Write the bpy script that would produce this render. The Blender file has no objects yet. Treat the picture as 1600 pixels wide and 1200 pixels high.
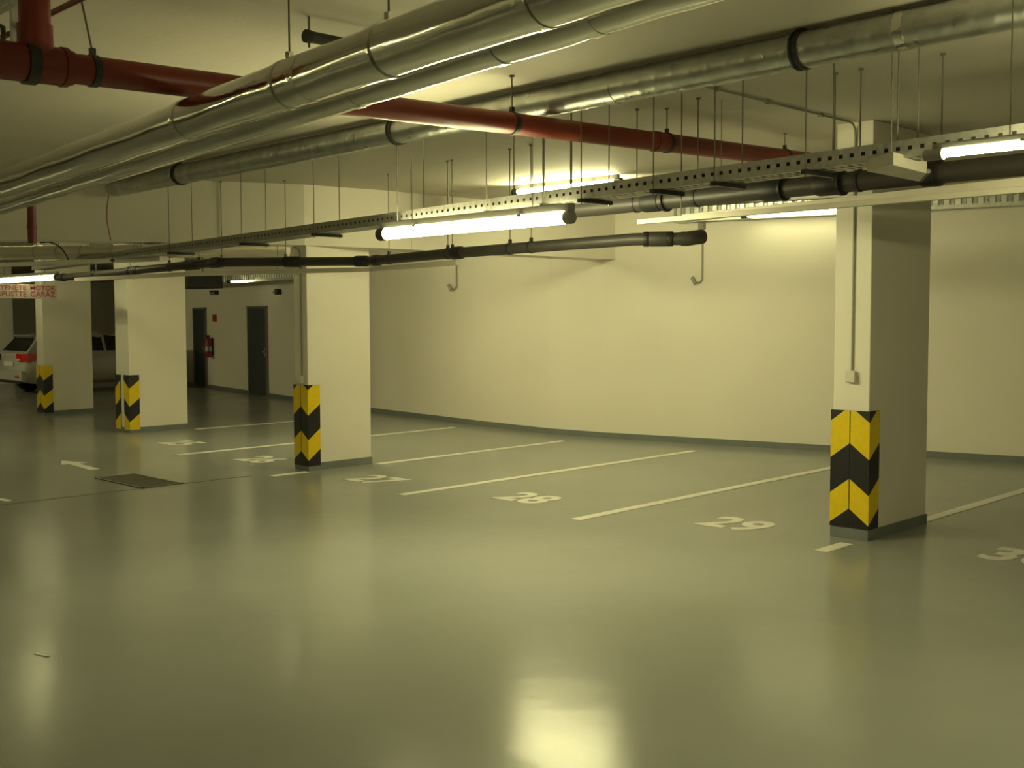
import bpy, bmesh, math, random
from mathutils import Vector, Matrix
random.seed(7)
SC = bpy.context.scene
COL = SC.collection
PI = math.pi

# ------------------------------------------------------------------ camera
FPX = 1756.92
PITCH, ROLL, YAW = -0.0594, -0.0029, 0.7731
CAM = Vector((4.1444, -8.2689, 1.7793))
Fv = Vector((-math.sin(YAW)*math.cos(PITCH), math.cos(YAW)*math.cos(PITCH), math.sin(PITCH)))
Rv = Vector((math.cos(YAW), math.sin(YAW), 0))
Uv = Rv.cross(Fv)
R2 = Rv*math.cos(ROLL) + Uv*math.sin(ROLL)
U2 = -Rv*math.sin(ROLL) + Uv*math.cos(ROLL)
cd = bpy.data.cameras.new('camera'); cam = bpy.data.objects.new('camera', cd); COL.objects.link(cam)
cd.sensor_width = 36; cd.lens = FPX/1600*36; cd.clip_start = .05; cd.clip_end = 200
M = Matrix((R2, U2, -Fv)).transposed().to_4x4(); M.translation = CAM
cam.matrix_world = M
SC.camera = cam

def ray(u, v): return Fv + R2*((u-800)/FPX) - U2*((v-600)/FPX)
def atz(u, v, z):
    d = ray(u, v); return CAM + d*((z-CAM.z)/d.z)
def atx(u, v, x):
    d = ray(u, v); return CAM + d*((x-CAM.x)/d.x)
def aty(u, v, y):
    d = ray(u, v); return CAM + d*((y-CAM.y)/d.y)
def atd(u, v, t): return CAM + ray(u, v)*t

# ------------------------------------------------------------------ render look
SC.view_settings.view_transform = 'Standard'
SC.view_settings.look = 'None'
SC.view_settings.gamma = 1
SC.view_settings.exposure = 1.0
try: SC.cycles.use_denoising = True
except Exception: pass
SC.cycles.max_bounces = 10
SC.cycles.diffuse_bounces = 6
SC.cycles.glossy_bounces = 5
SC.cycles.sample_clamp_indirect = 6
w = bpy.data.worlds.new('world'); SC.world = w; w.use_nodes = True
w.node_tree.nodes['Background'].inputs[0].default_value = (0, 0, 0, 1)
w.node_tree.nodes['Background'].inputs[1].default_value = 0

# ------------------------------------------------------------------ materials
def mat(name, col, rough=.6, metal=0., nscale=0, namt=.1, bump=0., bscale=60, coat=0., rvar=0., rscale=3, spec=.5, stretch=None):
    m = bpy.data.materials.new(name); m.use_nodes = True
    nt = m.node_tree; N = nt.nodes; L = nt.links
    b = N['Principled BSDF']
    b.inputs['Base Color'].default_value = (*col, 1)
    b.inputs['Roughness'].default_value = rough
    b.inputs['Metallic'].default_value = metal
    b.inputs['Specular IOR Level'].default_value = spec
    if coat: 
        b.inputs['Coat Weight'].default_value = coat; b.inputs['Coat Roughness'].default_value = .15
    tc = N.new('ShaderNodeTexCoord'); src = tc.outputs['Object']
    if name.startswith('grey epoxy'):
        mp = N.new('ShaderNodeMapping'); mp.inputs['Location'].default_value = (3.3, 1.7, .37)
        L.new(src, mp.inputs['Vector']); src = mp.outputs['Vector']
    if stretch:
        mp = N.new('ShaderNodeMapping'); mp.inputs['Scale'].default_value = stretch
        L.new(src, mp.inputs['Vector']); src = mp.outputs['Vector']
    if nscale:
        n = N.new('ShaderNodeTexNoise'); n.inputs['Scale'].default_value = nscale; n.inputs['Detail'].default_value = 5
        L.new(src, n.inputs['Vector'])
        r = N.new('ShaderNodeMapRange'); r.inputs[1].default_value = .3; r.inputs[2].default_value = .7
        r.inputs[3].default_value = 1-namt; r.inputs[4].default_value = 1+namt
        L.new(n.outputs['Fac'], r.inputs[0])
        mx = N.new('ShaderNodeVectorMath'); mx.operation = 'SCALE'; mx.inputs[0].default_value = col
        L.new(r.outputs[0], mx.inputs['Scale']); L.new(mx.outputs[0], b.inputs['Base Color'])
    if rvar:
        n = N.new('ShaderNodeTexNoise'); n.inputs['Scale'].default_value = rscale; n.inputs['Detail'].default_value = 6
        L.new(src, n.inputs['Vector'])
        r = N.new('ShaderNodeMapRange'); r.inputs[1].default_value = .3; r.inputs[2].default_value = .7
        r.inputs[3].default_value = max(.02, rough-rvar); r.inputs[4].default_value = rough+rvar
        L.new(n.outputs['Fac'], r.inputs[0]); L.new(r.outputs[0], b.inputs['Roughness'])
    if bump:
        n = N.new('ShaderNodeTexNoise'); n.inputs['Scale'].default_value = bscale; n.inputs['Detail'].default_value = 4
        L.new(src, n.inputs['Vector'])
        bp = N.new('ShaderNodeBump'); bp.inputs['Strength'].default_value = bump; bp.inputs['Distance'].default_value = .01
        L.new(n.outputs['Fac'], bp.inputs['Height']); L.new(bp.outputs['Normal'], b.inputs['Normal'])
    return m

LIGHT = (1.0, .93, .45)
def emis(name, strength, col=LIGHT):
    m = bpy.data.materials.new(name); m.use_nodes = True
    nt = m.node_tree; nt.nodes.clear()
    e = nt.nodes.new('ShaderNodeEmission'); e.inputs[0].default_value = (*col, 1); e.inputs[1].default_value = strength
    o = nt.nodes.new('ShaderNodeOutputMaterial'); nt.links.new(e.outputs[0], o.inputs[0])
    return m

WALL = mat('cream wall paint', (.78, .74, .66), .7, nscale=.6, namt=.03, bump=.15, bscale=40)
CEIL = mat('pale ceiling paint', (.60, .56, .49), .8, nscale=.8, namt=.05, bump=.2, bscale=25)
COLM = mat('column paint', (.78, .74, .66), .65, nscale=1.5, namt=.03, bump=.12, bscale=50)
FLOOR = mat('grey epoxy floor', (.275, .285, .265), .19, nscale=.5, namt=.09, spec=.10, bump=.2, bscale=6.3)
SKIRT = mat('grey skirting paint', (.17, .19, .19), .4, nscale=3, namt=.08)
PAINT = mat('white road paint', (.72, .70, .64), .45, nscale=14, namt=.08)
YEL = mat('yellow rubber', (.80, .58, .005), .38, nscale=20, namt=.05)
BLK = mat('black rubber', (.012, .012, .014), .45, nscale=20, namt=.1)
ORG = mat('orange red drain plastic', (.21, .028, .013), .42, nscale=4, namt=.08)
DKRED = mat('dark brown red pipe', (.16, .035, .03), .5, nscale=6, namt=.1)
GREYP = mat('grey drain plastic', (.042, .038, .034), .5, nscale=5, namt=.1)
DKCOL = mat('dark rubber ring', (.014, .013, .014), .55)
GALV = mat('galvanised sheet', (.50, .51, .48), .34, metal=.95, nscale=9, namt=.16, rvar=.08, rscale=12, bump=.05, bscale=30)
GALVT = mat('galvanised tray steel', (.44, .44, .41), .42, metal=.85, nscale=30, namt=.15)
FOIL = mat('aluminium foil wrap', (.74, .73, .68), .13, metal=1., nscale=3, namt=.08, bump=.3, bscale=14, rvar=.07, rscale=5, stretch=(.25, 1, 1))
FOILT = mat('foil joint tape', (.76, .75, .70), .15, metal=1., bump=.4, bscale=30)
STEEL = mat('zinc threaded rod', (.20, .19, .15), .6, metal=.2)
CLAMP = mat('dark clamp band', (.05, .05, .05), .45, metal=.5)
CREAM = mat('cream plastic trunking', (.62, .58, .50), .5, nscale=5, namt=.04)
HOUS = mat('grey lamp housing', (.30, .29, .26), .5)
ECAP = mat('dark lamp end cap', (.03, .03, .03), .4)
CLIP = mat('bright steel clip', (.7, .7, .66), .25, metal=.9)
DOORM = mat('dark blue grey door paint', (.045, .052, .06), .45, nscale=4, namt=.08)
DOORF = mat('grey door frame paint', (.16, .16, .15), .5)
REDP = mat('red enamel', (.35, .02, .02), .35)
SIGNB = mat('white sign panel', (.48, .44, .40), .5)
SIGNT = mat('red magenta lettering', (.42, .035, .07), .5)
GRATE = mat('dark steel grating', (.13, .125, .10), .55, metal=.2)
PITM = mat('dark drain pit', (.06, .06, .05), .8)
BROWN = mat('dark brown sheet door', (.05, .032, .028), .5, nscale=5, namt=.1)
SWB = mat('pale switch plastic', (.66, .63, .55), .45)
BLKB = mat('black duct lining', (.02, .02, .02), .6)
CABLE = mat('black cable sheath', (.02, .02, .02), .5)
RCABLE = mat('red cable sheath', (.25, .06, .03), .5)
GREYT = mat('floor joint sealant', (.11, .11, .09), .6)

# ------------------------------------------------------------------ mesh builder
class MB:
    def __init__(s): s.v = []; s.f = []; s.m = []; s.sm = []
    def add(s, vs, fs, mi=0, smooth=False):
        o = len(s.v); s.v += [Vector(v) for v in vs]
        for f in fs: s.f.append([o+i for i in f]); s.m.append(mi); s.sm.append(smooth)
        return s
    def box(s, a, b, mi=0, T=None):
        x0, y0, z0 = a; x1, y1, z1 = b
        vs = [Vector(p) for p in ((x0,y0,z0),(x1,y0,z0),(x1,y1,z0),(x0,y1,z0),(x0,y0,z1),(x1,y0,z1),(x1,y1,z1),(x0,y1,z1))]
        if T: vs = [T @ v for v in vs]
        return s.add(vs, [(0,3,2,1),(4,5,6,7),(0,1,5,4),(1,2,6,5),(2,3,7,6),(3,0,4,7)], mi)
    def prism(s, pts, z0, z1, mi=0):
        n = len(pts)
        vs = [(p[0], p[1], z0) for p in pts] + [(p[0], p[1], z1) for p in pts]
        fs = [tuple(reversed(range(n))), tuple(range(n, 2*n))] + [(i, (i+1) % n, n+(i+1) % n, n+i) for i in range(n)]
        return s.add(vs, fs, mi)
    def tube(s, pts, r, seg=20, caps=True, mi=0, rf=None):
        """round tube along a polyline with mitred bends; rf(i, a) adds to the radius"""
        pts = [Vector(p) for p in pts]; n = len(pts)
        dirs = []
        for i in range(n):
            a = (pts[i]-pts[i-1]).normalized() if i else None
            b = (pts[i+1]-pts[i]).normalized() if i < n-1 else None
            dirs.append((a, b))
        ref = None; rings = []
        for i in range(n):
            a, b = dirs[i]
            t = (a or b) if not (a and b) else (a+b).normalized()
            if ref is None:
                up = Vector((0, 0, 1)) if abs(t.z) < .95 else Vector((1, 0, 0))
                ref = (up - t*up.dot(t)).normalized()
            else:
                ref = (ref - t*ref.dot(t)).normalized()
            sc = 1.0
            if a and b:
                ca = max(.3, t.dot(b)); sc = 1/ca
            side = t.cross(ref)
            rr = r[i] if isinstance(r, (list, tuple)) else r
            ring = []
            for k in range(seg):
                an = 2*PI*k/seg
                q = rr + (rf(i, an) if rf else 0)
                ring.append(pts[i] + ref*(math.cos(an)*q) + side*(math.sin(an)*q))
            if sc > 1.001:      # widen in the bend plane
                nrm = (b-a).normalized()
                ring = [pts[i] + (p-pts[i]) + nrm*((p-pts[i]).dot(nrm))*(sc-1) for p in ring]
            rings.append(ring)
        vs = [p for R in rings for p in R]; fs = []
        for i in range(n-1):
            for k in range(seg):
                k2 = (k+1) % seg
                fs.append((i*seg+k, i*seg+k2, (i+1)*seg+k2, (i+1)*seg+k))
        s.add(vs, fs, mi, True)
        if caps:
            for R, rev in ((rings[0], False), (rings[-1], True)):
                s.add(R, [tuple(range(seg)) if rev else tuple(reversed(range(seg)))], mi)
        return s
    def quad(s, a, b, c, d, mi=0): return s.add([a, b, c, d], [(0, 1, 2, 3)], mi)
    def build(s, name, mats, root=None, bevel=0):
        off = root.location if root is not None else Vector((0, 0, 0))
        me = bpy.data.meshes.new(name)
        me.from_pydata([tuple(v-off) for v in s.v], [], s.f)
        if not isinstance(mats, (list, tuple)): mats = [mats]
        for m in mats: me.materials.append(m)
        for p, mi, sm in zip(me.polygons, s.m, s.sm): p.material_index = mi; p.use_smooth = sm
        bm = bmesh.new(); bm.from_mesh(me); bmesh.ops.recalc_face_normals(bm, faces=bm.faces); bm.to_mesh(me); bm.free()
        me.update()
        o = bpy.data.objects.new(name, me); COL.objects.link(o)
        if root is not None: o.parent = top_loc(root, o)
        if bevel:
            b = o.modifiers.new('bevel', 'BEVEL'); b.width = bevel; b.segments = 2; b.limit_method = 'ANGLE'
        return o
def top_loc(root, o): return root
# root.location is used as the offset, so a sub-part is built with its part (located at 0) and the thing's offset
def sub(mb, name, mats, part, root):
    off = root.location
    mb.v = [v-off for v in mb.v]
    o = mb.build(name, mats); o.parent = part
    return o
def tag(o, label, cat, group=None):
    o['label'] = label; o['category'] = cat
    if group: o['group'] = group
    return o
def thing(name, loc, label, cat, group=None):
    o = bpy.data.objects.new(name, None); o.empty_display_size = .2; COL.objects.link(o); o.location = Vector(loc)
    return tag(o, label, cat, group)
def struct(mb, name, mats):
    o = mb.build(name, mats); o['kind'] = 'structure'; return o
def single(mb, name, mats, label, cat, group=None, bevel=0):
    """a thing that is one mesh, origin at its base"""
    xs = [v.x for v in mb.v]; ys = [v.y for v in mb.v]; zs = [v.z for v in mb.v]
    c = Vector(((min(xs)+max(xs))/2, (min(ys)+max(ys))/2, min(zs)))
    mb.v = [v-c for v in mb.v]
    o = mb.build(name, mats, bevel=bevel); o.location = c
    return tag(o, label, cat, group)

ZC = 3.30     # ceiling height
def far(p, k=1.3):
    p = Vector(p); return CAM + (p-CAM)*k

# ================================================================== THE SETTING
mb = MB().box((-42, -16, -.2), (12, 14, 0)); struct(mb, 'floor', FLOOR)
mb = MB().box((-42, -16, ZC), (12, 14, ZC+.25)); struct(mb, 'ceiling', CEIL)
WP = [(-24.6, 7.42), (-21.5, 6.85), (-12.4, 4.98), (-9.0, 4.52), (-7.4, 4.36), (-6.4, 4.46), (-5.2, 4.72), (12, 8.55)]
def wall_strip(pts, z0, z1, th, inset=0.):
    m = MB()
    for a, b in zip(pts, pts[1:]):
        a = Vector((*a, 0)); b = Vector((*b, 0)); d = (b-a).normalized(); n = Vector((-d.y, d.x, 0))
        p = [a-n*inset, b-n*inset, b+n*th, a+n*th]
        m.prism([(q.x, q.y) for q in p], z0, z1)
    return m
struct(wall_strip(WP, 0, ZC, .25), 'wall_back', WALL)
struct(wall_strip(WP, 0, .085, .01, .014), 'baseboard_back', SKIRT)
mb = MB().box((-24.85, 7.4, 0), (-24.6, 13.9, ZC)); struct(mb, 'wall_alcove', WALL)
mb = MB().box((-42, 13.75, 0), (-24.6, 14, ZC)); struct(mb, 'wall_far', WALL)
mb = MB().box((-42, -16, 0), (-41.75, 14, ZC)); struct(mb, 'wall_left', WALL)
mb = MB().box((11.75, -16, 0), (12, 14, ZC)); struct(mb, 'wall_right', WALL)
mb = MB().box((-42, -16, 0), (12, -15.75, ZC)); struct(mb, 'wall_front', WALL)
# downstand beam crossing the garage behind the second column
BF = [(-10.5, -9), (-6.615, -.64), (-6.45, .35), (-6.22, 4.50)]
mb = MB()
for (xa, ya), (xb, yb) in zip(BF, BF[1:]):
    mb.prism([(xa, ya), (xb, yb), (xb-.42, yb+.05), (xa-.42, ya+.05)], 2.61, ZC)
struct(mb, 'trim_1', WALL)
# darker sealant joints in the floor
mb = MB().box((-6.82, -9, 0), (-6.79, -2.64, .003)); struct(mb, 'trim_2', GREYT)
mb = MB().box((-6.80, -2.14, 0), (-6.77, -1.3, .003)); struct(mb, 'trim_3', GREYT)

# doors in the back wall, far left
def door(n, x0, x1):
    a = Vector((-21.5, 6.85, 0)); b = Vector((-12.4, 4.98, 0)); d = (b-a).normalized(); nn = Vector((d.y, -d.x, 0))
    if x0 < -21.5: a, b = Vector((-24.6, 7.42, 0)), Vector((-21.5, 6.85, 0)); d = (b-a).normalized(); nn = Vector((d.y, -d.x, 0))
    def P(x, o): 
        t = (x-a.x)/d.x; return a + d*t + nn*o
    T = lambda x, o, z: Vector((P(x, o).x, P(x, o).y, z))
    m = MB()
    def bx_(xa, xb, o0, o1, z0, z1):
        vs = [T(xa,o0,z0),T(xb,o0,z0),T(xb,o1,z0),T(xa,o1,z0),T(xa,o0,z1),T(xb,o0,z1),T(xb,o1,z1),T(xa,o1,z1)]
        m.add(vs, [(0,3,2,1),(4,5,6,7),(0,1,5,4),(1,2,6,5),(2,3,7,6),(3,0,4,7)])
    bx_(x0+.05, x1-.05, 0, .03, .01, 2.0); leaf = m
    o = leaf.build('door_%d' % n, DOORM); o['kind'] = 'structure'
    m = MB(); bx_(x0, x0+.05, 0, .05, 0, 2.05); bx_(x1-.05, x1, 0, .05, 0, 2.05); bx_(x0, x1, 0, .05, 2.0, 2.05)
    f = m.build('door_frame', DOORF); f.parent = o
    m = MB(); bx_(x1-.20, x1-.08, .03, .07, 1.0, 1.03); bx_(x1-.13, x1-.08, .03, .045, .9, 1.12)
    f = m.build('door_handle', CLIP); f.parent = o
door(1, -22.35, -21.45); door(2, -18.6, -17.45)

# ================================================================== COLUMNS
def guard_bounds(name):
    return {'a': [(0, .03, 1), (.03, .27, 0), (.27, .55, 1), (.55, .86, 0), (.86, 2, 1)]}[name]
def chevron_leg(m, corner, du, dn, w, z0, z1, rise, bands, t=.012):
    """one leg of a corner guard: du = direction along the face, dn = outward normal; bands rise away from the corner"""
    c = Vector(corner)
    def P(u, z, o): return c + du*u + dn*o + Vector((0, 0, z))
    def clampz(z): return max(z0, min(z1, z))
    us = [0, .02, w*.5, w]
    zs = lambda b, u: clampz(b + rise*u/.16)
    for lo, hi, mi in bands:
        N = 12
        for i in range(N):
            u0, u1 = w*i/N, w*(i+1)/N
            o0 = t
            a, b, d, e = zs(lo, u0), zs(lo, u1), zs(hi, u1), zs(hi, u0)
            if lo < -1: a = b = z0
            if d-b < 1e-5 and e-a < 1e-5: continue
            m.add([P(u0, a, o0), P(u1, b, o0), P(u1, d, o0), P(u0, e, o0)], [(0, 1, 2, 3)], mi)
    # back, edge and ends
    for u in (w,):
        m.add([P(u, z0, 0), P(u, z1, 0), P(u, z1, t), P(u, z0, t)], [(0, 1, 2, 3)], 1)
    for z in (z0, z1):
        m.add([P(0, z, 0), P(w, z, 0), P(w, z, t), P(0, z, t)], [(0, 1, 2, 3)], 1)
BANDS1 = [(-9, .12, 1), (.12, .36, 0), (.36, .645, 1), (.645, .94, 0), (.94, 9, 1)]
BANDS3 = [(-9, .17, 0), (.17, .41, 1), (.41, .69, 0), (.69, 9, 1)]
def column(x1, y0, wdt, dep, label, z0, z1, bands, top=ZC):
    """x1 = right face, y0 = face to the aisle"""
    x0 = x1-wdt; y1 = y0+dep
    r = thing('concrete_column', (x1-wdt/2, y0+dep/2, 0), label, 'column', 'painted concrete columns along the parking bays')
    MB().box((x0, y0, 0), (x1, y1, top)).build('shaft', COLM, r, bevel=.008)
    m = MB()
    e = .008
    m.box((x0-e, y0-e, 0), (x1+e, y0, .085)); m.box((x0-e, y1, 0), (x1+e, y1+e, .085))
    m.box((x0-e, y0, 0), (x0, y1, .085)); m.box((x1, y0, 0), (x1+e, y1, .085))
    m.build('skirting', SKIRT, r)
    lw = min(.16, wdt/2-.004)
    for cx, sx in ((x1, -1), (x0, 1)):
        m = MB(); t = .012
        X = Vector((1, 0, 0)); Y = Vector((0, 1, 0))
        # front leg starts at the outer corner (t beyond the concrete)
        o = Vector((cx - sx*t, y0, 0))
        chevron_leg(m, o, X*sx, -Y, lw+t, z0, z1, .12, bands)
        o = Vector((cx, y0-t, 0))
        chevron_leg(m, o, Y, X*(-sx), .16+t, z0, z1, .12, bands)
        g = m.build('corner_guard', [YEL, BLK], r); g['label'] = 'yellow and black chevron corner guard'
    return r
column(0.0, 0.0, .31, 1.06, 'cream concrete column nearest the camera, beside bays 29 and 30', .09, 1.03, BANDS1)
column(-6.62, -.62, .26, .92, 'cream concrete column at bay 26, second nearest the camera', .055, 1.0, BANDS1, 2.62)
column(-12.21, .02, .43, .99, 'wide cream column with a bare gap between its two corner guards', .05, .90, BANDS3)
column(-16.32, .45, .29, .93, 'shaded olive column behind the hanging garage warning sign', .05, .92, BANDS1)
q = atz(23, 599, 0)
r = thing('concrete_column', (q.x-.35, q.y-.5, 0), 'farthest pale column at the left edge behind the silver car', 'column', 'painted concrete columns along the parking bays')
MB().box((q.x-.5, q.y-1.6, 0), (q.x, q.y, ZC)).build('shaft', COLM, r)

# ================================================================== FLOOR MARKINGS
def poly_mark(name, pts, label, cat, group=None, z=.004):
    return single(MB().prism(pts, 0.0005, z), name, PAINT, label, cat, group)
HW = .055
def line(x, y0, y1, label, lean=0.):
    poly_mark('bay_line', [(x-HW, y0), (x+HW, y0), (x+HW+lean, y1), (x-HW+lean, y1)], label, 'floor line', 'white parking bay lines')
line(-.07, -.60, -.20, 'short white bay line in front of the nearest column')
line(-.07, 1.08, 4.6, 'white bay line running from behind the nearest column to the wall')
line(-2.30, -.87, 4.05, 'white bay line between numbers 28 and 29', -.04)
line(-4.48, -1.03, 4.03, 'white bay line between numbers 27 and 28')
line(-6.57, -1.16, -.68, 'short white bay line in front of the second column')
line(-6.52, .32, 3.75, 'white bay line running from behind the second column to the wall', -.03)
line(-9.14, -.90, 4.03, 'white bay line between numbers 25 and 26', -.03)
line(-12.02, 1.03, 4.0, 'white bay line running from behind the wide third column', .05)

def text_mesh(s, size, extrude, bold=0.0, sx=1.0):
    cu = bpy.data.curves.new('txt', 'FONT'); cu.body = s; cu.size = size; cu.extrude = extrude; cu.offset = bold
    cu.align_x = 'CENTER'; cu.align_y = 'CENTER'; cu.resolution_u = 4
    o = bpy.data.objects.new('txt', cu); COL.objects.link(o)
    bpy.context.view_layer.update()
    me = bpy.data.meshes.new_from_object(o.evaluated_get(bpy.context.evaluated_depsgraph_get()))
    bpy.data.objects.remove(o)
    for v in me.vertices: v.co.x *= sx
    return me
def number(s, x, y, label, size=.68):
    me = text_mesh(s, size, .0015, .018, 0.86); me.materials.append(PAINT)
    o = bpy.data.objects.new('bay_number', me); COL.objects.link(o); o.location = (x, y, .002)
    tag(o, label, 'floor number', 'white bay numbers painted on the floor')
number('30', 1.12, .22, 'white painted number 30 at the right edge, cut by the frame')
number('29', -1.15, -.10, 'white painted number 29 left of the nearest column')
number('28', -3.41, -.32, 'white painted number 28')
number('27', -5.51, -.55, 'white painted number 27 right of the second column')
number('26', -7.93, -.43, 'white painted number 26 left of the second column')
number('25', -10.38, -.16, 'white painted number 25, farthest of the readable bay numbers')
# arrow pointing left along the aisle
ax, ay = -8.57, -2.28
poly_mark('direction_arrow', [(ax, ay-.06), (ax, ay+.06), (ax-.66, ay+.11), (ax-.64, ay+.22), (ax-1.10, ay+.09), (ax-.70, ay-.10), (ax-.68, ay-.00)],
          'white direction arrow painted on the aisle floor', 'floor arrow')
poly_mark('floor_line', [(-9.2, -4.35), (-9.2, -4.29), (-7.0, -3.86), (-6.95, -3.93)], 'faint pale line on the aisle floor at the left edge', 'floor line')
# grate
g0 = (-7.86, -2.62); g1 = (-6.78, -2.14)
r = thing('drain_grate', ((g0[0]+g1[0])/2, (g0[1]+g1[1])/2, 0), 'dark rectangular steel drain grate set in the aisle floor', 'drain grate')
m = MB().box((g0[0], g0[1], 0), (g1[0], g0[1]+.03, .01)).box((g0[0], g1[1]-.03, 0), (g1[0], g1[1], .01)).box((g0[0], g0[1], 0), (g0[0]+.03, g1[1], .01)).box((g1[0]-.03, g0[1], 0), (g1[0], g1[1], .01))
m.build('frame', GRATE, r)
m = MB()
x = g0[0]+.05
while x < g1[0]-.04:
    m.box((x, g0[1]+.03, .001), (x+.012, g1[1]-.03, .009)); x += .034
y = g0[1]+.1
while y < g1[1]-.05:
    m.box((g0[0]+.03, y, .001), (g1[0]-.03, y+.008, .007)); y += .1
m.build('bars', GRATE, r)
MB().box((g0[0]+.02, g0[1]+.02, 0), (g1[0]-.02, g1[1]-.02, .0012)).build('pit', PITM, r)
# paint scrap
p = atz(63, 1025, 0)
poly_mark('floor_mark', [(p.x-.05, p.y-.012), (p.x+.05, p.y+.02), (p.x+.05, p.y+.03), (p.x-.05, p.y+.006)], 'small white scratch mark on the near floor at lower left', 'floor mark')

# ================================================================== PIPES
def ring(m, c, d, r, wdt, t, mi=0, seg=28):
    """a band around a pipe: c centre, d axis"""
    c = Vector(c); d = Vector(d).normalized()
    m.tube([c-d*wdt/2, c+d*wdt/2], r+t, seg, True, mi)
def on(p0, p1, u):
    """point on segment p0-p1 that shows at picture column u"""
    lo, hi = 0., 1.
    def col(p): 
        v = p-CAM; return 800+FPX*v.dot(R2)/v.dot(Fv)
    a, b = col(p0), col(p1)
    lo, hi = (-2., 3.)
    f = lambda t: col(p0+(p1-p0)*t)
    # keep the search in front of the camera
    for _ in range(60):
        mid = (lo+hi)/2
        v = (p0+(p1-p0)*mid-CAM).dot(Fv)
        if v < .3:
            if (p1-p0).dot(Fv) < 0: hi = mid
            else: lo = mid
            continue
        if (f(mid) < u) == (b > a): lo = mid
        else: hi = mid
    return p0+(p1-p0)*((lo+hi)/2)
def hanger(root, c, d, r, name='pipe_clamp', rod=True, lean=(0, 0), wdt=.03, material=CLAMP, rr=.005):
    m = MB(); ring(m, c, d, r, wdt, .006)
    m.box((c.x-.012, c.y-.012, c.z+r), (c.x+.012, c.y+.012, c.z+r+.035))
    cl = m.build(name, material, root)
    if rod:
        m = MB(); m.tube([c+Vector((0, 0, r+.02)), Vector((c.x+lean[0], c.y+lean[1], ZC))], rr, 8)
        m.tube([Vector((c.x+lean[0], c.y+lean[1], ZC-.012)), Vector((c.x+lean[0], c.y+lean[1], ZC))], .016, 8)
        sub(m, 'hanger_rod', STEEL, cl, root)
V = Vector
# --- two foil wrapped heating pipes
A0, A1 = V((-12.6, -3.93, 2.73)), V((4.6, -6.12, 2.73))
A0 = V((-4.15, -5.01, 2.73)) + (V((-4.15, -5.01, 2.73))-V((.97, -5.66, 2.73)))*1.5
A1 = V((.97, -5.66, 2.73)) + (V((.97, -5.66, 2.73))-V((-4.15, -5.01, 2.73)))*.75
rA = .096
r = thing('insulated_pipe', ((A0+A1)/2), 'larger foil-wrapped insulated pipe crossing the upper left, nearest the camera', 'pipe', 'foil wrapped pipes under the ceiling')
n = 160
rndA = [random.uniform(-.0015, .0015) for _ in range(n+1)]
MB().tube([A0+(A1-A0)*i/n for i in range(n+1)], rA, 48, True, rf=lambda i, a: rndA[i]+.0012*math.sin(a*3+i*.7)).build('foil_jacket', FOIL, r)
for u in (295, 484, 846):
    c = on(A0, A1, u); m = MB(); ring(m, c, A1-A0, rA, .06, .003, seg=48); m.build('joint_tape', FOILT, r)
for u in (453, 608):
    c = on(A0, A1, u); hanger(r, c, A1-A0, rA, material=FOILT, rr=.004)
B0 = V((-5.8, -4.37, 2.75)); B1 = V((1.54, -5.44, 2.75)); dB = B1-B0
B1 = B0 + dB*1.35; B0 = B0 - dB*1.1
rB = .08
r = thing('insulated_pipe', ((B0+B1)/2), 'slimmer foil-wrapped insulated pipe running right behind the larger one', 'pipe', 'foil wrapped pipes under the ceiling')
rndB = [random.uniform(-.0015, .0015) for _ in range(n+1)]
MB().tube([B0+(B1-B0)*i/n for i in range(n+1)], rB, 48, True, rf=lambda i, a: rndB[i]+.0012*math.sin(a*3+i*.9)).build('foil_jacket', FOIL, r)
for u in (783, 935, 560):
    c = on(B0, B1, u); m = MB(); ring(m, c, B1-B0, rB, .05, .003, seg=48); m.build('joint_tape', FOILT, r)
# --- strut stub above them
s0 = V((-.63, -4.86, 3.2)); 
r = thing('strut_bar', s0, 'short grey strut bar hung beside the foil pipes', 'strut')
MB().tube([s0, s0+V((.02, .55, 0))], .03, 16).build('bar', GREYP, r)
m = MB().tube([s0+V((.0, .02, -.055)), V((s0.x, s0.y+.02, ZC))], .006, 8); m.build('hanger_rod', STEEL, r)
m = MB(); ring(m, s0+V((0, .012, 0)), (0, 1, 0), .03, .03, .003); m.build('end_cap', DKCOL, r)

# --- orange red drain pipe
D0 = V((-.90, -5.85, 2.915)); D1 = V((-.86, -2.0, 3.035)); dD = (D1-D0).normalized()
rD = .068
r = thing('drain_pipe', D0, 'orange-red plastic drain pipe with clamps hung under the ceiling', 'pipe')
E0 = D0 - dD*1.6; E1 = D1 + dD*2.6
MB().tube([E0, E1], rD, 36).build('pipe_run', ORG, r)
for a, b in ((-.42, -.22),):
    pass
tee = on(D0, D1, 56)
m = MB(); m.tube([tee-dD*.50, tee+dD*.13], rD+.016, 36); m.tube([tee+dD*.11, tee+dD*.135], rD+.021, 36)
m.tube([tee+V((0, 0, .02)), tee+V((0, 0, .17))], rD+.008, 36)
g = m.build('tee_socket', ORG, r)
m = MB(); m.tube([tee+V((0, 0, .1)), V((tee.x, tee.y, ZC))], rD-.001, 36); m.build('riser', ORG, r)
m = MB(); c2 = on(D0, D1, 105); m.tube([c2-dD*.06, c2+dD*.02], rD+.009, 36); m.tube([tee+dD*.13, c2], rD+.004, 36); m.build('socket_collar', ORG, r)
hanger(r, on(D0, D1, 145), dD, rD, lean=(-.02, -.05), wdt=.032)
hanger(r, on(D0, D1, 45), dD, rD+.02, rod=False, wdt=.05)
hanger(r, on(D0, D1, 800), dD, rD, wdt=.035)
hanger(r, on(D0, D1, 1042), dD, rD, wdt=.035)
hanger(r, on(D0, D1, 1226), dD, rD, wdt=.035)
m = MB(); c2 = on(D0, D1, 1030); m.tube([c2-dD*.07, c2], rD+.006, 36); m.build('socket_collar', ORG, r)

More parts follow.
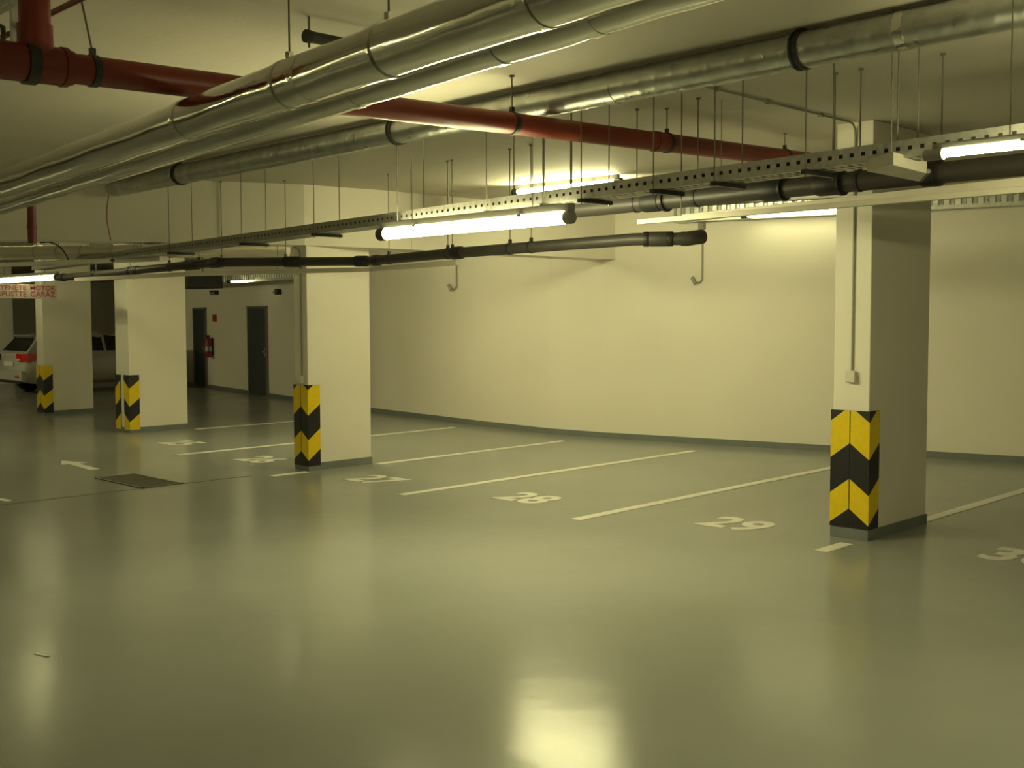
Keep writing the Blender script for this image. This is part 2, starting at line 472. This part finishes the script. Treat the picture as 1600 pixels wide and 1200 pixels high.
# --- spiral duct
d0 = V((-7.50, -2.49, 3.19)); d1 = V((2.9, -2.93, 3.19)); dd = (d1-d0).normalized(); rd = .096
r = thing('spiral_duct', (d0+d1)/2, 'galvanised spiral ventilation duct close under the ceiling', 'duct')
L = (d1-d0).length; n = int(L/.014)
def spiral(i, a):
    ph = ((i*L/n)/.125 + a/(2*PI)) % 1.0
    return .0032 if ph < .10 or ph > .97 else 0
MB().tube([d0+(d1-d0)*i/n for i in range(n+1)], rd, 40, True, rf=spiral).build('duct_wall', GALV, r)
for u in (108, 283, 622, 1253):
    c = on(d0, d1, u)
    m = MB()
    for k in (-.016, .016):
        ring(m, c+dd*k, dd, rd, .014, .011, seg=40)
    ring(m, c, dd, rd, .03, .006, seg=40)
    cl = m.build('duct_clamp', CLAMP, r)
    m = MB().tube([c+V((0, 0, rd)), V((c.x, c.y, ZC))], .005, 8); sub(m, 'hanger_rod', STEEL, cl, r)
c = on(d0, d1, 1415); m = MB(); ring(m, c, dd, rd, .05, .004, seg=40); m.build('joint_tape', FOILT, r)
c = on(d0, d1, 960); m = MB(); ring(m, c, dd, rd, .06, .004, seg=40); m.build('joint_band', GALV, r)

# --- cable tray
t0 = far((-9.2, -2.60, 2.40), 1.14); t1 = far((3.7, -4.22, 2.40), 1.33); t0.z -= .055; t1.z -= .012; td = (t1-t0).normalized(); tn = V((td.y, -td.x, 0))  # tn points to the camera side
r = thing('cable_tray', (t0+t1)/2, 'long perforated steel cable tray hung along the aisle', 'cable tray')
L = (t1-t0).length; TW, TH = .20, .085
def lbox(m, o, s0, s1, a0, a1, z0, z1, d=None, nn=None, mi=0):
    d = d or td; nn = nn or tn
    P = lambda s, a, z: o + d*s + nn*a + V((0, 0, z))
    m.add([P(s0,a0,z0),P(s1,a0,z0),P(s1,a1,z0),P(s0,a1,z0),P(s0,a0,z1),P(s1,a0,z1),P(s1,a1,z1),P(s0,a1,z1)],
          [(0,3,2,1),(4,5,6,7),(0,1,5,4),(1,2,6,5),(2,3,7,6),(3,0,4,7)], mi)
for nm, a in (('side_rail', TW/2), ('side_rail', -TW/2)):
    m = MB()
    lbox(m, t0, 0, L, a-.001, a+.001, 0, .034); lbox(m, t0, 0, L, a-.001, a+.001, .054, TH)
    lbox(m, t0, 0, L, a-.008, a+.002, TH-.004, TH)
    s = 0.
    while s < L:
        lbox(m, t0, s, s+.042, a-.001, a+.001, .034, .054); s += .065
    m.build(nm, GALVT, r)
m = MB()
lbox(m, t0, 0, L, -TW/2, -TW/2+.03, -.001, .001); lbox(m, t0, 0, L, TW/2-.03, TW/2, -.001, .001); lbox(m, t0, 0, L, -.012, .012, -.001, .001)
s = 0.
while s < L:
    lbox(m, t0, s, s+.03, -TW/2+.03, TW/2-.03, -.001, .001); s += .055
m.build('tray_bottom', GALVT, r)
m = MB()
for k, rr in ((-.04, .012), (-.01, .016), (.03, .011), (.05, .008), (.066, .020), (.074, .012)):
    pts = [t0+td*(L*i/30)+tn*(k+.004*math.sin(i*1.3+k*90))+V((0, 0, .003+rr+(.030 if k > .06 else 0))) for i in range(31)]
    m.tube(pts, rr, 8)
o = m.build('cables', CABLE, r); o['label'] = 'dark cables lying in the tray'
for u in (1413, 1280, 1138, 1043, 930, 871, 782, 642, 511, 397, 283, 193):
    c = on(t0, t1, u)
    m = MB(); side = 1 if u % 2 else -1
    s = (c-t0).dot(td)
    lbox(m, t0, s-.015, s+.015, -TW/2-.05, TW/2+.05, -.028, -.003)
    br = m.build('support_bracket', CLAMP, r)
    for k in (-1, 1):
        b = c + tn*(k*(TW/2+.03))
        sub(MB().tube([V((b.x, b.y, c.z-.04)), V((b.x, b.y, ZC))], .008 if u == 871 else .0042, 8), 'hanger_rod', STEEL, br, r)

# --- near grey drain pipe (right) 
n1 = far((3.4, -3.36, 2.42)); n0 = far((-1.2, -3.10, 2.42)); nd = (n1-n0).normalized(); rn = .0625
r = thing('grey_drain_pipe', (n0+n1)/2, 'thick dark grey drain pipe with black couplings at upper right', 'pipe')
MB().tube([n0, n1], rn, 28).build('pipe_run', GREYP, r)
def coupling(root, c, d, rr, wdt, mt=DKCOL, name='coupling'):
    m = MB(); m.tube([c-d*wdt/2, c-d*wdt*.38, c+d*wdt*.38, c+d*wdt/2], [rr+.005, rr+.011, rr+.011, rr+.005], 28)
    m.build(name, mt, root)
for u, wd in ((1299, .20), (1208, .16), (1020, .16), (1452, .09)):
    coupling(r, on(n0, n1, u), nd, rn, wd)
for u in (1316, 1225, 1041, 1465):
    c = on(n0, n1, u); m = MB(); ring(m, c, nd, rn, .022, .018); m.build('rubber_ring', BLK, r)
for u in (1343, 1303, 1090, 995, 1470):
    c = on(n0, n1, u); hanger(r, c, nd, rn, wdt=.022, rr=.0045 if u != 1280 else .007)
# sheet box beside the nearest column
r = thing('junction_box', V((1.3, -2.2, 2.52)), 'pale flat sheet-metal box tucked under the tray before the nearest column', 'box')
q4 = [atz(u, v, 2.52) for u, v in ((1354, 268), (1436, 284), (1448, 271), (1396, 258))]
m = MB().prism([(q.x, q.y) for q in q4], 2.52, 2.585); m.build('body', CREAM, r, bevel=.004)
m = MB().tube([q4[1]+V((.01, 0, .01)), q4[2]+V((.01, 0, .01))], .012, 8); m.build('end_bracket', CLAMP, r)

q = (q4[0]+q4[2])/2
m = MB().tube([V((q.x, q.y, 2.58)), V((q.x, q.y, ZC))], .004, 8); m.build('hanger_rod', STEEL, r)
# --- far grey drain pipe with bends
Z1 = 2.40
pp = [atz(1068, 373, Z1), atz(990, 374, Z1), atz(715, 395, Z1), atz(575, 408, Z1), atz(340, 410, Z1), atz(190, 425, Z1), atz(93, 434, Z1)]
rP = .050
r = thing('grey_drain_pipe', pp[2], 'dark grey drain pipe with bends crossing behind the long lamp', 'pipe')
MB().tube(pp, rP, 24).build('pipe_run', GREYP, r)
dP = (pp[0]-pp[1]).normalized()
m = MB(); e0 = pp[0]; m.tube([e0-dP*.02, e0+dP*.03, e0+dP*.07+V((0, .03, .01)), e0+dP*.09+V((0, .10, .02))], rP+.008, 24); m.build('elbow', GREYP, r)
for u, wd in ((1046, .06), (1030, .18), (1010, .05)):
    c = on(pp[1], pp[0], u); coupling(r, c, dP, rP, wd, GREYP if u == 1030 else DKCOL)
def seg_at(u):
    for a, b in zip(pp, pp[1:]):
        ua = 800+FPX*(a-CAM).dot(R2)/(a-CAM).dot(Fv); ub = 800+FPX*(b-CAM).dot(R2)/(b-CAM).dot(Fv)
        if min(ua, ub) <= u <= max(ua, ub): return on(a, b, u), (b-a).normalized()
for u, wd in ((715, .16), (588, .16), (565, .16), (457, .20), (336, .22), (300, .45), (213, .2), (203, .12), (148, .14), (100, .1)):
    c, d = seg_at(u); coupling(r, c, d, rP, wd)
for u in (830, 797, 707, 700, 608, 447, 347, 311, 265, 150):
    c, d = seg_at(u); hanger(r, c, d, rP, wdt=.02, rr=.005)

# --- cream trunking
def trunk(p, wd, ht, label, name='cable_trunking', mt=CREAM):
    m = MB()
    for a, b in zip(p, p[1:]):
        d = (b-a).normalized(); nn = V((d.y, -d.x, 0)); l = (b-a).length
        lbox(m, a, -.01, l+.01, -wd/2, wd/2, -ht/2, ht/2, d, nn)
    xs = [v.x for v in m.v]; ys = [v.y for v in m.v]; zs = [v.z for v in m.v]
    o = thing(name, ((min(xs)+max(xs))/2, (min(ys)+max(ys))/2, min(zs)), label, 'trunking', 'trunking strips under the ceiling')
    m.build('channel', mt, o, bevel=.003)
    for a, b in zip(p, p[1:]):
        for k in ((.12, .88) if len(p) < 3 else (.5,)):
            c = a+(b-a)*k
            MB().tube([V((c.x, c.y, c.z+ht/2)), V((c.x, c.y, ZC))], .003, 6).build('hanger_rod', STEEL, o)
    return o
a = atz(1720, 272, 2.50); b = atz(1070, 341, 2.50)
trunk([b, a], .065, .05, 'upper cream trunking strip beneath the thick grey pipe at right')
a = atz(1720, 286, 2.46); b = atz(1000, 347, 2.46)
trunk([b, a], .045, .035, 'lower cream trunking strip beneath the thick grey pipe at right')
z = 2.31
trunk([atz(715, 410, z), atz(580, 421, z), atz(300, 428, z), atz(120, 437, z)], .06, .05, 'cream trunking strip running below the far bent grey pipe')
trunk([atz(255, 404, 2.45), atz(-40, 416, 2.45)], .12, .05, 'wide cream trunking at upper left below the round duct')
# --- round duct far left
r = thing('round_duct', atz(100, 394, 2.62), 'pale round duct below the ceiling beam at left', 'duct')
a, b = atz(-60, 396, 2.60), atz(450, 390, 2.60)
MB().tube([a, b], .085, 28).build('duct_wall', mat('pale duct paint', (.6, .57, .5), .35, metal=.4), r)
dd2 = (b-a).normalized()
for u in (57, 92, 130, 224):
    c = on(a, b, u); m = MB(); ring(m, c, dd2, .085, .02, .004); cl = m.build('duct_clamp', GALVT, r)
    sub(MB().tube([c+V((0, 0, .08)), V((c.x, c.y, ZC))], .004, 8), 'hanger_rod', STEEL, cl, r)
# --- brown pipe stub, cables
p = atd(49, 322, 11.2)
r = thing('brown_downpipe', V((p.x, p.y, 2.5)), 'short brown-red vertical pipe at left below the foil pipes', 'pipe')
q0 = atd(50, 380, 11.2)
MB().tube([V((p.x, p.y, ZC)), V((p.x, p.y, q0.z))], .042, 20).build('pipe_run', DKRED, r)
m = MB(); ring(m, V((p.x, p.y, q0.z+.16)), (0, 0, 1), .042, .05, .006); m.build('coupling', DKRED, r)
def cable(px, d, rr, mt, label):
    pts = [atd(u, v, d) for u, v in px]
    single(MB().tube(pts, rr, 8), 'hanging_cable', mt, label, 'cable')
cable([(62, 379), (76, 378), (88, 382), (97, 389), (103, 398), (107, 406)], 12.2, .008, CABLE, 'thin black cable curving down in front of the round duct')
cable([(170, 305), (167, 325), (167, 345), (170, 360), (173, 376)], 12.0, .006, RCABLE, 'thin reddish cable hanging at upper left')
# --- upper left corner bits
a, b = V((-2.6, -5.90, 3.2)), V((.3, -5.99, 3.2))
single(MB().tube([a, b], .014, 14), 'thin_pipe', DKRED, 'thin dark red pipe passing behind the red riser', 'pipe')
p = atd(23, 30, 5.5)
single(MB().box((p.x-.018, p.y-.018, atd(23, 68, 5.5).z-.05), (p.x+.018, p.y+.018, ZC)), 'strut_post', GALVT, 'grey vertical strut beside the red riser', 'strut')
p = atd(5, 50, 5.6)
single(MB().tube([V((p.x, p.y, p.z-.06)), V((p.x, p.y, p.z+.02)), V((p.x-.05, p.y-.02, p.z+.05)), V((p.x-.3, p.y-.1, p.z+.05))], .012, 10), 'bent_conduit', GREYP, 'small bent grey conduit at the upper left corner', 'conduit')
p = atz(-10, 10, 3.25)
trunk([atz(-60, 40, 3.22), atz(42, -12, 3.22)], .05, .05, 'grey trunking strip at the very upper left corner', mt=GALVT)

# ================================================================== WALL THINGS
def wall_y(x):
    for (xa, ya), (xb, yb) in zip(WP, WP[1:]):
        if xa <= x <= xb: return ya + (yb-ya)*(x-xa)/(xb-xa)
# corrugated galvanised duct along the top of the wall
def corrugated(xa, xb, z0, z1, off, depth, label, pitch=.13):
    m = MB()
    A = V((xa, wall_y(xa), 0)); B = V((xb, wall_y(xb), 0)); d = (B-A).normalized(); nn = V((d.y, -d.x, 0))
    L = (B-A).length; s = 0; prof = []
    while s < L:
        prof += [(s, 0), (s+pitch*.30, 0), (s+pitch*.42, .018), (s+pitch*.88, .018)]; s += pitch
    prof.append((L, 0))
    n = len(prof)
    vs = [A+d*s+nn*(off+depth+h)+V((0, 0, z)) for z in (z0, z1) for s, h in prof]
    fs = [(i, i+1, n+i+1, n+i) for i in range(n-1)]
    m.add(vs, fs, 0)
    lbox(m, A, 0, L, off, off+depth, z0, z1, d, nn)
    r = thing('corrugated_duct', A+V((0, 0, z0)), label, 'duct')
    m.build('duct_wall', GALV, r)
    m = MB(); lbox(m, A, 0, L, off, off+depth+.03, z0-.05, z0-.002, d, nn); m.build('lower_flange', GALVT, r)
    return r
corrugated(-5.25, 4.0, 3.13, 3.285, .01, .16, 'galvanised corrugated duct along the top of the right wall')
corrugated(-20.6, -13.2, 2.60, 2.76, .5, .16, 'galvanised corrugated duct over the two dark doors')
def wall_drop(u, v0, v1, label, hook=1):
    # follow the wall plane
    lo = atd(u, v0, 8); 
    best = None
    for i in range(400):
        t = 10+i*.03
        p = atd(u, v0, t)
        if -24 < p.x < 10 and p.y > wall_y(p.x)-.03: best = t; break
    p = atd(u, v0, best); q = atd(u, v1, best)
    r = thing('wall_conduit', V((p.x, p.y, q.z)), label, 'conduit')
    m = MB().tube([V((p.x, p.y, p.z)), V((p.x, p.y, q.z+.05)), V((p.x-.03, p.y-.01, q.z+.01)), V((p.x-.09, p.y-.04, q.z))], .014, 10); m.build('conduit', GREYT2, r)
    m = MB().tube([V((p.x-.08, p.y-.05, q.z-.01)), V((p.x-.13, p.y-.06, q.z+.08))], .028, 12); m.build('sensor_head', GREYT2, r)
    m = MB().box((p.x-.045, p.y-.05, p.z-.06), (p.x+.045, p.y+.01, p.z+.03)); m.build('junction_box', GREYT2, r, bevel=.005)
GREYT2 = mat('grey conduit plastic', (.30, .29, .25), .5)
wall_drop(1098, 352, 442, 'grey conduit with a small sensor dropping down the bright wall')
wall_drop(713, 408, 452, 'short grey conduit with sensor on the shaded wall right of the second column')

# conduits with switches on the columns
def col_conduit(x, y, z, zc, label, run=0, u=None):
    r = thing('switch_conduit', V((x, y, z)), label, 'conduit')
    pts = [V((x, y, z+.05)), V((x, y, zc-.12)), V((x, y-.01, zc-.06)), V((x, y-.04, zc-.025)), V((x, y-.10, zc-.014))]
    if run: pts.append(V((x-.02, y-run, zc-.014)))
    MB().tube(pts, .0085, 12).build('conduit', GREYT2, r)
    MB().box((x-.04, y-.035, z-.045), (x+.04, y+.011, z+.045)).build('switch_box', SWB, r, bevel=.006)
    if run:
        for k in (.25, .6, .9):
            MB().box((x-.03, y-run*k-.015, zc-.03), (x+.005, y-run*k+.015, zc)).build('clip', GREYT2, r)
col_conduit(-.145, -.013, 1.30, ZC, 'conduit running down the nearest column to a small switch box', 2.1)
col_conduit(-6.72, -.633, 1.06, 2.61, 'conduit and switch box on the second column')

# red box and sign by the doors
def on_wall(u, v):
    for i in range(900):
        p = atd(u, v, 10+i*.025)
        if -24.5 < p.x < 10 and p.y > wall_y(p.x)-.02: return p
p0 = on_wall(331, 558); p1 = on_wall(339, 524)
r = thing('fire_extinguisher', p0, 'red fire extinguisher mounted on the wall beside the left dark door', 'fire extinguisher')
cx, cy = p0.x+.02, p0.y-.10
m = MB().tube([V((cx, cy, p0.z)), V((cx, cy, p0.z+.02)), V((cx, cy, p1.z-.12)), V((cx, cy, p1.z-.07)), V((cx, cy, p1.z-.04))], [.07, .085, .085, .06, .025], 20); m.build('cylinder', REDP, r)
m = MB().box((cx-.02, cy-.05, p1.z-.05), (cx+.02, cy+.03, p1.z)).box((cx-.01, cy-.12, p1.z-.02), (cx+.01, cy+.02, p1.z-.005)); m.build('valve', BLK, r)
m = MB().tube([V((cx, cy-.04, p1.z-.03)), V((cx+.09, cy-.06, p1.z-.1)), V((cx+.1, cy-.05, p0.z+.1))], .011, 8); m.build('hose', BLK, r)
m = MB().tube([V((cx, cy, p0.z+.15)), V((cx, cy, p0.z+.27))], .0865, 20); g = m.build('label_band', SIGNB, r)
m = MB().box((cx-.06, cy+.05, p0.z+.05), (cx+.06, cy+.1, p1.z-.08)); m.build('wall_bracket', BLK, r)
p = on_wall(336, 497)
single(MB().box((p.x-.07, p.y-.03, p.z-.09), (p.x+.07, p.y-.0, p.z+.09)), 'wall_sign', REDP, 'small red wall sign above the fire extinguisher', 'sign')
p = on_wall(338, 457)
r = thing('emergency_light', p, 'small dark wall fitting above the left door', 'light fitting')
MB().box((p.x-.13, p.y-.12, p.z-.05), (p.x+.13, p.y, p.z+.05)).build('body', DKCOL, r, bevel=.01)
MB().box((p.x-.11, p.y-.13, p.z-.035), (p.x+.11, p.y-.115, p.z+.0)).build('lens', HOUS, r)
p = on_wall(437, 456)
r = thing('wall_fitting', p, 'small dark wall fitting right of the second door', 'light fitting')
MB().box((p.x-.06, p.y-.1, p.z-.06), (p.x+.06, p.y, p.z+.06)).build('body', DKCOL, r, bevel=.01)
MB().tube([V((p.x, p.y-.1, p.z)), V((p.x, p.y-.16, p.z-.02))], .03, 12).build('lens', HOUS, r)
# black box duct
p = atz(305, 441, 2.42)
r = thing('ventilation_box', V((p.x, p.y, 2.3)), 'black ventilation box high up right of the wide third column', 'duct')
MB().box((p.x-.6, p.y-.35, 2.31), (p.x+.35, p.y+.35, 2.56)).build('body', BLKB, r, bevel=.01)
for sx in (-.5, .25):
    MB().box((p.x+sx, p.y-.01, 2.56), (p.x+sx+.02, p.y+.01, ZC)).build('hanger_rod', STEEL, r)

# ---- hanging sign
sx = -15.3
a = atx(-18, 467, sx); b = atx(89, 467, sx); top = atx(60, 444.5, sx).z
r = thing('warning_sign', V((sx, (a.y+b.y)/2, b.z)), 'pale hanging sign with red lettering telling drivers to leave the garage', 'sign')
MB().box((sx-.03, a.y, b.z), (sx, b.y, top)).build('panel', SIGNB, r, bevel=.004)
def signtext(s, y0, y1, z0, z1):
    me = text_mesh(s, 1, .003, .008)
    xs = [v.co.x for v in me.vertices]; ys = [v.co.y for v in me.vertices]
    bx0, bx1 = min(xs), max(xs); by0 = min(ys); by1 = by0 + .72
    k = (y1-y0)/(bx1-bx0); kz = (z1-z0)/.72
    for v in me.vertices:
        x, y, z = v.co
        v.co = (sx+.001+z - r.location.x, y0+(x-bx0)*k - r.location.y, z0+(y-by0)*kz - r.location.z)
    me.materials.append(SIGNT)
    o = bpy.data.objects.new('lettering', me); COL.objects.link(o); o.parent = r
    o['label'] = 'red lettering reading ' + s
zz = lambda v: atx(60, v, sx).z
yy = lambda u: atx(u, 460, sx).y
signtext('OPUSŤTE', yy(-6), yy(41), zz(464), zz(455.5))
signtext('GARÁŽ', yy(47.5), yy(86), zz(464), zz(455.5))
signtext('VYPNĚTE', yy(-6), yy(41), zz(453.5), zz(446.5))
signtext('MOTOR', yy(47.5), yy(86), zz(453.5), zz(446.5))
for y in (a.y+.2, b.y-.2): MB().tube([V((sx-.015, y, top)), V((sx-.015, y, ZC))], .004, 8).build('hanger_wire', STEEL, r)

# ================================================================== LAMPS
def lamp(p0, p1, strength, label, rr=.034, cap2=None, group='fluorescent strip lamps', cap=.05, rods=True, housing=True, capmat=ECAP, up=0.05):
    p0 = V(p0); p1 = V(p1); d = (p1-p0).normalized(); L = (p1-p0).length
    nn = V((d.y, -d.x, 0)).normalized()
    r = thing('strip_lamp', (p0+p1)/2, label, 'lamp', group)
    e = emis('tube glow', strength)
    MB().tube([p0+d*.05, p0+d*.065, p1-d*.065, p1-d*.05], [rr*.6, rr, rr, rr*.6], 20).build('tube', e, r)
    for q, s in ((p0, 1), (p1, -1)):
        small = cap2 and s < 0
        MB().tube([q-d*(.0 if small else .035)*s, q+d*.05*s], [rr+(.002 if small else .009)]*2, 20).build('end_cap', capmat if s > 0 else (cap2 or capmat), r)
    if housing:
        m = MB(); lbox(m, p0, .0, L, -rr*.75, rr*.75, rr*.95, rr*.95+up, d, nn); h = m.build('housing', HOUS, r, bevel=.006)
        for k in (.22, .78):
            m = MB(); c = p0+(p1-p0)*k
            lbox(m, c, -.02, .02, -rr-.012, rr+.012, rr*.6, rr*.95+.006, d, nn); sub(m, 'clip', CLIP, h, r)
        if rods:
            for k in (.18, .82):
                c = p0+(p1-p0)*k; MB().tube([c+V((0, 0, rr+up)), V((c.x, c.y, ZC))], .003, 6).build('hanger_rod', STEEL, r)
    return r
ST = 60.
lamp(far((-1.33, -3.80, 2.295), 1.25), far((.28, -3.86, 2.295), 1.25), ST*.95, 'long lit strip lamp in the middle hanging below the cable tray', .042, cap2=HOUS)
lamp(far((2.40, -4.34, 2.35), 1.25), far((3.9, -4.40, 2.35), 1.25), ST*1.2, 'lit bare strip lamp at the right edge under the tray', .0175, up=.03, capmat=HOUS)
pL1 = atd(90, 433, 18.2); pL0 = V((pL1.x-2.7, pL1.y+.03, pL1.z)); 
lamp(pL0, pL1, ST*.06, 'lit strip lamp at the left edge above the warning sign', .045)
lamp((-5.0, 1.17, 3.222), (-3.5, 1.21, 3.222), ST*1.8, 'lit strip lamp fixed close to the ceiling above bay 28', .03, rods=False)
# lamp along the wall duct
def wl(x): return wall_y(x)-.30
pa = V((-4.15, wl(-4.15), 3.115)); pb = V((-2.75, wl(-2.75), 3.115))
lamp(pa, pb, ST*.10, 'lit strip lamp along the corrugated duct at the top of the wall', .03, rods=False, up=.02)
pa = atd(357, 440, 24.3); pb = atd(404, 439, 24.3)
lamp(pa, pb, ST*.15, 'small distant strip lamp seen over the two dark doors', .02, rods=False, up=.02)
# unseen lamps: some inferred from highlights and lit faces, the rest added for light
for x, y, k in ((6.3, -4.4, .4), (-9.6, -11.0, .5), (-13.0, -11.0, .6), (-16.5, -11.0, .7), (1.5, -11.2, .12), (6.5, 1.2, .3), (-9.25, 1.0, 1.3), (-12.3, -1.9, .38), (-24.5, -3.5, 2.6)):
    lamp((x, y, 3.12), (x+1.5, y, 3.12), ST*k, 'unseen strip lamp, added to light the garage', .034, group='lamps outside the view')

# ================================================================== CAR
CARP = mat('silver car paint', (.50, .49, .46), .36, metal=.25, coat=.6)
GLASS = mat('dark car glass', (.012, .012, .013), .08, spec=.8)
TYRE = mat('tyre rubber', (.02, .02, .02), .8)
RIM = mat('alloy wheel', (.3, .3, .29), .35, metal=.8)
TAILR = mat('red tail lamp plastic', (.6, .01, .01), .15, coat=.8)
TAILW = mat('clear tail lamp plastic', (.7, .65, .58), .15, coat=.8)
BUMP = mat('black bumper plastic', (.02, .02, .02), .5)
PLATE = mat('licence plate', (.6, .6, .58), .4)
CX, CY = -22.92, 2.45          # rear centre, nose towards +Y
car = thing('silver_car', (CX, CY+2.1, 0), 'silver-grey estate car parked nose to the wall at far left', 'car')
def CP(s, t, z): return V((CX+t, CY+s, z))     # s forward from the rear, t to the side
# stations: s, half width at belt, z bottom, z belt, z roof (or belt), half width roof
ST_ = [(0.00, .70, .42, .92), (.06, .80, .32, .98), (.35, .86, .24, 1.00), (1.2, .89, .22, .97), (2.2, .89, .22, .94), (3.1, .88, .22, .92), (3.6, .84, .24, .86), (4.0, .76, .28, .74), (4.2, .62, .36, .60)]
m = MB(); rings = []
for s, hw, zb, zt in ST_:
    prof = [(-hw*.80, zb), (-hw*.97, zb+.10), (-hw, (zb+zt)*.5), (-hw*.97, zt-.06), (-hw*.90, zt), (hw*.90, zt), (hw*.97, zt-.06), (hw, (zb+zt)*.5), (hw*.97, zb+.10), (hw*.80, zb)]
    rings.append([CP(s, t, z) for t, z in prof])
k = len(rings[0]); vs = [p for R in rings for p in R]; fs = []
for i in range(len(rings)-1):
    for j in range(k): fs.append((i*k+j, i*k+(j+1) % k, (i+1)*k+(j+1) % k, (i+1)*k+j))
fs.append(tuple(range(k))); fs.append(tuple(range((len(rings)-1)*k, len(rings)*k)))
m.add(vs, fs, 0, True)
# cabin: roof and pillars
CAB = [(.10, .78, .98, .98, .72), (.42, .80, .98, 1.36, .60), (.9, .82, .97, 1.44, .62), (1.9, .83, .95, 1.46, .62), (2.45, .82, .94, 1.36, .60), (3.12, .78, .92, .92, .72)]
rings = []
for s, hb, zb, zr, hr in CAB:
    rings.append([CP(s, -hb, zb-.03), CP(s, -hr-.03 if zr > zb+.1 else -hb, max(zb-.02, zr-.07)), CP(s, -hr+.10, zr), CP(s, 0, zr+.015), CP(s, hr-.10, zr), CP(s, hr+.03 if zr > zb+.1 else hb, max(zb-.02, zr-.07)), CP(s, hb, zb-.03)])
k = 7; vs = [p for R in rings for p in R]; fs = []
for i in range(len(rings)-1):
    for j in range(k-1): fs.append((i*k+j, i*k+j+1, (i+1)*k+j+1, (i+1)*k+j))
m.add(vs, fs, 0, False)
body = m.build('body', CARP, car)
# side windows and rear window
def side_x(s, z, sgn):
    zb, zr, hb, hr = .96, 1.40, .82, .63
    return sgn*(hb+(hr-hb)*(z-zb)/(zr-zb)+.012)
for sgn in (1, -1):
    for q in ([(.55, 1.02), (.62, 1.02), (1.05, 1.02), (1.05, 1.36), (.72, 1.34)], [(1.12, 1.02), (1.95, 1.00), (1.95, 1.38), (1.12, 1.37)], [(2.02, 1.00), (2.85, .98), (2.5, 1.26), (2.38, 1.33), (2.02, 1.38)]):
        m = MB(); n = len(q)
        m.add([CP(s, side_x(s, z, sgn), z) for s, z in q], [tuple(range(n))]); m.build('side_window', GLASS, car)
m = MB(); m.add([CP(.125, -.66, 1.02), CP(.125, .66, 1.02), CP(.385, .54, 1.33), CP(.385, -.54, 1.33)], [(0, 1, 2, 3)])
for v in m.v: v.y -= .012
m.build('rear_window', GLASS, car)
m = MB(); m.add([CP(2.52, -.52, 1.345), CP(2.52, .52, 1.345), CP(3.08, .66, .965), CP(3.08, -.66, .965)], [(0, 1, 2, 3)])
for v in m.v: v.y += .02; v.z += .02
m.build('windscreen', GLASS, car)
m = MB(); m.box(tuple(CP(-.07, -.80, .30)), tuple(CP(.10, .80, .56))); m.build('rear_bumper', CARP, car, bevel=.05)
m = MB(); m.box(tuple(CP(-.075, -.76, .27)), tuple(CP(.02, .76, .335))); m.build('lower_bumper', BUMP, car, bevel=.01)
m = MB(); m.box(tuple(CP(-.082, .50, .40)), tuple(CP(-.06, .72, .44))).box(tuple(CP(-.082, -.72, .40)), tuple(CP(-.06, -.50, .44))); m.build('reflector', TAILR, car)
for sgn in (1, -1):
    m = MB()
    a = [(-.03, .46), (-.01, .70), (.10, .83), (.34, .885)]
    vs = []
    for s, t in a: vs += [CP(s, sgn*(t+.01), .76), CP(s, sgn*(t+.01), .96)]
    vs[-2] = CP(.24, sgn*.885, .82); vs[0] = CP(-.03, sgn*.48, .80)
    m.add(vs, [(2*i, 2*i+2, 2*i+3, 2*i+1) for i in range(3)]); tl = m.build('tail_lamp', TAILR, car)
    m = MB(); m.add([CP(-.032, sgn*.52, .80), CP(-.018, sgn*.70, .80), CP(-.018, sgn*.70, .85), CP(-.032, sgn*.52, .85)], [(0, 1, 2, 3)])
    for v in m.v: v.y -= .012
    sub(m, 'clear_lens', TAILW, tl, car)
m = MB().box(tuple(CP(-.022, -.26, .66)), tuple(CP(-.005, .26, .77))); m.build('licence_plate', PLATE, car)
for sgn in (1, -1):
    for s in (.78, 3.38):
        c = CP(s, sgn*.80, .31)
        m = MB().tube([c-V((sgn*.11, 0, 0)), c-V((sgn*.09, 0, 0)), c+V((sgn*.07, 0, 0)), c+V((sgn*.09, 0, 0))], [.29, .31, .31, .29], 32)
        wh = m.build('wheel', TYRE, car)
        m = MB().tube([c+V((sgn*.08, 0, 0)), c+V((sgn*.096, 0, 0))], [.20, .19], 24)
        for kk in range(5):
            an = kk*2*PI/5
            T = Matrix.Translation(c+V((sgn*.096, 0, 0))) @ Matrix.Rotation(an, 4, 'X')
            m.box((-.006, -.025, .02), (.006, .025, .18), 0, T)
        sub(m, 'rim', RIM, wh, car)
m = MB()
for s in (1.5, 2.35): m.box(tuple(CP(s, .895, .80)), tuple(CP(s+.18, .925, .825)))
m.build('door_handle', CARP, car)
for sgn in (1, -1):
    m = MB().box(tuple(CP(2.62, sgn*.86 if sgn > 0 else -1.02, .98)), tuple(CP(2.74, 1.02 if sgn > 0 else -.86, 1.10))); m.build('wing_mirror', BUMP, car, bevel=.03)
m = MB().box(tuple(CP(.30, -.5, 1.365)), tuple(CP(.46, .5, 1.385))); m.build('rear_spoiler', CARP, car, bevel=.008)
